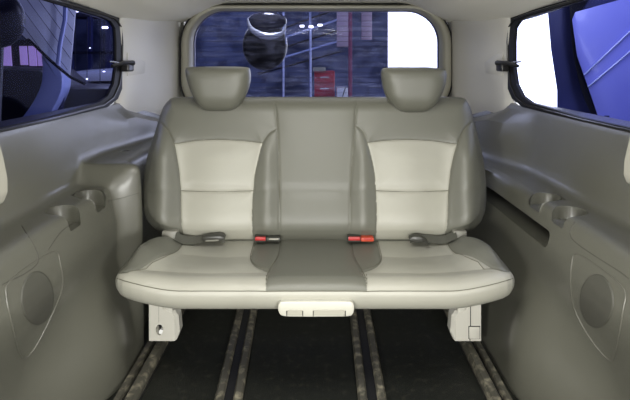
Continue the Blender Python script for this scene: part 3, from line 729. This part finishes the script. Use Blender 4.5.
for i in range(5):
    MB().tube([(-1.0, 8.7, .75 + i * .16), (.45, 8.7, 1.15 + i * .19)], .018, 6).build('lattice_bar', M['bluegrey' if i % 2 else 'dark'], t)
MB().tube([(-.55, 8.68, GZ), (-.55, 8.68, 1.9)], .02, 6).build('lattice_post', M['bluegrey'], t)
MB().tube([(-.08, 8.68, GZ), (-.08, 8.68, 1.9)], .02, 6).build('lattice_post', M['bluegrey'], t)
for i, (px, py, lab) in enumerate(((302, 26, 'leftmost of three small hall lamps seen through the rear window'), (311, 26.5, 'middle one of three small hall lamps seen through the rear window'), (320, 25, 'rightmost of three small hall lamps seen through the rear window'))):
    p = at(px, py, 8.5); t = empty('hall_lamp', tuple(p)); tag(t, lab, 'lamp', 'hall lamps behind the rear window')
    MB().box(p - Vector((.035, .03, .015)), p + Vector((.035, .03, .012)), .004).build('lamp_tube', M['lampglow'], t)
    MB().tube([p + Vector((0, 0, .01)), Vector((p.x, p.y, 4.2))], .005, 6).build('lamp_cord', M['dark'], t)

# white car behind on the left
def car(name, loc, rot, body, label, sc=1.0):
    t = empty(name, (0, 0, 0)); tag(t, label, 'car')
    Mx = Matrix.Translation(loc) @ Matrix.Rotation(rot, 4, 'Z') @ Matrix.Scale(sc, 4)
    side = [(-2.1, .25), (-2.15, .6), (-2.0, .85), (-1.3, .98), (-.6, 1.42), (.6, 1.45), (1.3, 1.02), (2.0, .92), (2.15, .65), (2.1, .25)]
    c = curve(side, 4, True); v = []; f = []; N = len(c)
    for j, (yy, k) in enumerate(((-.86, .9), (-.82, .97), (-.7, 1), (0, 1.01), (.7, 1), (.82, .97), (.86, .9))):
        for p in c:
            tum = 1 - .16 * max(0, p[1] - .9) / .5
            v.append(Mx @ Vector((p[0] * (.98 if abs(yy) > .8 else 1), yy * tum, .25 + (p[1] - .25) * k)))
    for j in range(6):
        for k in range(N): f.append((j * N + k, j * N + (k + 1) % N, j * N + N + (k + 1) % N, j * N + N + k))
    f += [tuple(range(N)), tuple(6 * N + k for k in range(N))]
    mesh('car_body', v, f, body, t, True, angle=40)
    for sx in (-1.35, 1.35):
        for sy in (-.82, .82):
            c0 = Mx @ Vector((sx, sy - .09, .32)); c1 = Mx @ Vector((sx, sy + .09, .32))
            ax = (c1 - c0).normalized(); up = Vector((0, 0, 1)); fw = ax.cross(up)
            pts = [c0 + (fw * math.cos(2 * math.pi * q / 24) + up * math.sin(2 * math.pi * q / 24)) * .32 for q in range(24)]
            MB().prism(pts, c1 - c0, .02).build('wheel', M['rubber'], t)
    for sy in (-.80, .80):
        pts = [Mx @ Vector((a, sy * .93, b)) for a, b in ((-1.05, .98), (-.5, 1.34), (.5, 1.36), (1.05, 1.0))]
        MB().prism(pts, Mx.to_3x3() @ Vector((0, .03 if sy > 0 else -.03, 0))).build('side_window', M['dark'], t, False)
    pts = [Mx @ Vector(p) for p in ((1.28, -.66, 1.08), (1.28, .66, 1.08), (.68, .58, 1.455), (.68, -.58, 1.455))]
    MB().prism(pts, Mx.to_3x3() @ Vector((.02, 0, .03))).build('windscreen', M['dark'], t, False)
    return t
car('parked_car', Vector((-2.6, 6.7, GZ)), R(4), M['white'], 'white parked car behind the van, glimpsed beside the left headrest')

# left: neighbouring van with heated rear glass and blue grey pillar; dark round shape and far lit windows
t = empty('neighbour_van', tuple(Vector((-2.3, 4.0, GZ)))); tag(t, 'pale van with lined heated glass and blue grey pillar beside the left window', 'van')
gp = [(10, -14), (78, -14), (74, 30), (70, 76), (56, 68), (38, 50), (20, 33), (17, 14)]
pa = MB().prism([at(p[0], p[1], 4.0 + (p[0] - 40) * .004) for p in gp], (-.02, .05, 0), .004).build('rear_glass', M['white'], t)
for i in range(9):
    x0 = -8 + i * 11.5; a = np.array((x0 + 2, -14.)); b = a + np.array((62, 84.)) * 1.0
    seg = [a + (b - a) * k / 60 for k in range(61)]; ok = [p for p in seg if inside(np.array([p]), gp)[0]]
    if len(ok) > 2: MB().tube([at(p[0], p[1], 3.985 + (p[0] - 40) * .004) for p in (ok[0], ok[-1])], .0022, 5).build('heater_line', M['line'], pa)
MB().tube([at(*p, 3.97) for p in ((66, -10), (65, 20), (60, 45), (58, 66))], .018, 8).build('wiper_rail', M['bluegrey'], pa)
MB().tube([at(*p, 3.96) for p in ((17, 29), (30, 41), (50, 60), (70, 77), (85, 84))], .012, 8).build('glass_trim', M['rubber'], t)
MB().prism([at(*p, 3.95) for p in curve([(41, 53), (50, 62), (61, 72), (62, 88), (56, 104), (44, 124), (30, 146), (4, 150), (14, 128), (30, 106), (40, 86), (42, 68)], 3, True)], (-.05, .25, 0), .02).build('pillar', M['bluegrey'], t)
MB().prism([at(*p, 4.25) for p in ((-60, 66), (40, 70), (60, 88), (120, 88), (120, 240), (-60, 240))], (-.1, .8, 0), .03).build('body_side', M['dark'], t)
MB().prism([at(*p, 4.1) for p in ((58, 82), (66, 78), (64, 108), (50, 126))], (-.05, .1, 0), .005).build('inner_pillar', M['navy'], t)
for px, py in ((36, 62), (20, 93), (76, 101), (44, 58)):
    pass
t = empty('round_headrest_shape', (0, 0, 0)); bpy.data.objects.remove(t)
t = empty('street_mirror', tuple(at(2, 20, 3.4))); tag(t, 'big black rounded mirror outside the left window, top left', 'mirror')
c = at(0, 20, 3.4); MB().ball(c, .17, .08, .19).build('mirror_housing', M['dark'], t)
MB().tube([c, c + Vector((-.1, .1, -1.0)), Vector((c.x - .1, c.y + .1, GZ))], .03, 10).build('mirror_pole', M['dark'], t)
MB().ball(at(22.5, 26, 3.37), .014, .01, .006, 10, 6).build('lamp_glint', M['steel'], t)
# lit windows far away, as one window bank in the hall's left rear corner
t = empty('window_bank', tuple(at(20, 60, 8.7))); tag(t, 'row of pinkish lit windows far off through the left window', 'windows')
MB().prism([at(*p, 8.8) for p in ((-12, 40), (50, 40), (50, 74), (-12, 74))], (0, .05, 0)).build('window_wall', M['dark'], t, False)
for a, b, c_, d_ in ((2, 10, 46, 67), (19, 26, 46, 65), (28, 35, 46, 66), (36.5, 43, 47, 66), (-8, -2, 46, 67)):
    MB().prism([at(*p, 8.75) for p in ((a, c_), (b, c_), (b + 1.5, d_), (a + 1.5, d_))], (0, .03, 0)).build('lit_pane', M['winglow'], t, False)
for i, (px, py, Yl, w_, lab) in enumerate(((77.5, 10, 5.0, .045, 'brightest hall lamp, at the top of the left window'), (105, 27.5, 6.0, .03, 'hall lamp near the rear upper corner of the left window'), (87, 79, 5.5, .009, 'small lamp below the middle of the left window'), (104, 71.5, 5.5, .010, 'small lamp beside the left window latch'), (75, 101, 5.5, .016, 'low hall lamp near the bottom edge of the left window'), (100, 90, 5.5, .009, 'faint low lamp near the rear lower corner of the left window'), (90, 48, 5.5, .007, 'faint lamp in the middle of the dark left window'))):
    p = at(px, py, Yl); t = empty('hall_lamp', tuple(p)); tag(t, lab, 'lamp', 'hall lamps seen through the left window')
    MB().box(p - Vector((w_, w_ * .6, w_ * .4)), p + Vector((w_, w_ * .6, w_ * .4)), w_ * .12, 1).build('lamp_glass', M['lampglow'], t)
    MB().tube([p + Vector((0, 0, w_ * .3)), Vector((p.x, p.y + .02, 4.2))], .004, 6).build('lamp_cord', M['dark'], t)
t = empty('storage_rack', tuple(at(90, 60, 8.1))); tag(t, 'dark storage rack with uprights beyond the left window', 'rack')
for px in (70, 89, 108, 127):
    p = at(px, 60, 8.1); MB().box((p.x - .03, 8.1, GZ), (p.x + .03, 8.18, 2.4)).build('upright', M['navy'], t, False)
for z in (-.1, .5, 1.1, 1.7):
    a = at(66, 60, 8.1).x; b = at(130, 60, 8.1).x; MB().box((a, 8.1, z), (b, 8.6, z + .04)).build('shelf', M['darkhall'], t, False)

# right: blue van with dark pillar and black window edge
t = empty('blue_van', (2.0, 3.0, GZ)); tag(t, 'blue van with navy pillar and black window edge beside the right window', 'van')
def slab(name, pts, Y, m, vec=(.08, .15, 0), bev=.006): return MB().prism([at(*p, Y) for p in pts], vec, bev).build(name, m, t)
slab('pillar', [(545, -20), (700, -20), (700, 260), (557, 260), (557, 90), (551, 50)], 3.1, M['navy'])
slab('window_edge', [tuple(p) for p in curve([(571, -25), (570, 14), (573, 52), (582, 92), (598, 130), (640, 230), (665, 230), (612, 140), (600, 120), (590, 92), (578, 56), (574, 22), (580, 13), (600, -25)], 4, True)], 3.02, M['rubber'])
bp = slab('blue_side', [(572, 20), (575, 12), (640, -6), (760, -30), (760, 260), (650, 230), (602, 128), (589, 90), (577, 56)], 2.99, M['blue'])
for a, b in (((584, 75), (640, 22)), ((588, 87), (640, 43))):
    MB().tube([at(*a, 2.975), at(*b, 2.975)], .0045, 6).build('reflection_line', M['bluegrey'], bp)  # pale tubes model light reflected along the blue side
MB().box(at(604.5, 118.5, 2.98), at(609, 115.5, 2.985)).build('small_badge', M['navy'], bp, False)
slab('lower_sill', [(556, 112), (600, 126), (640, 142), (640, 150), (600, 132), (556, 117)], 2.95, M['bluegrey'])
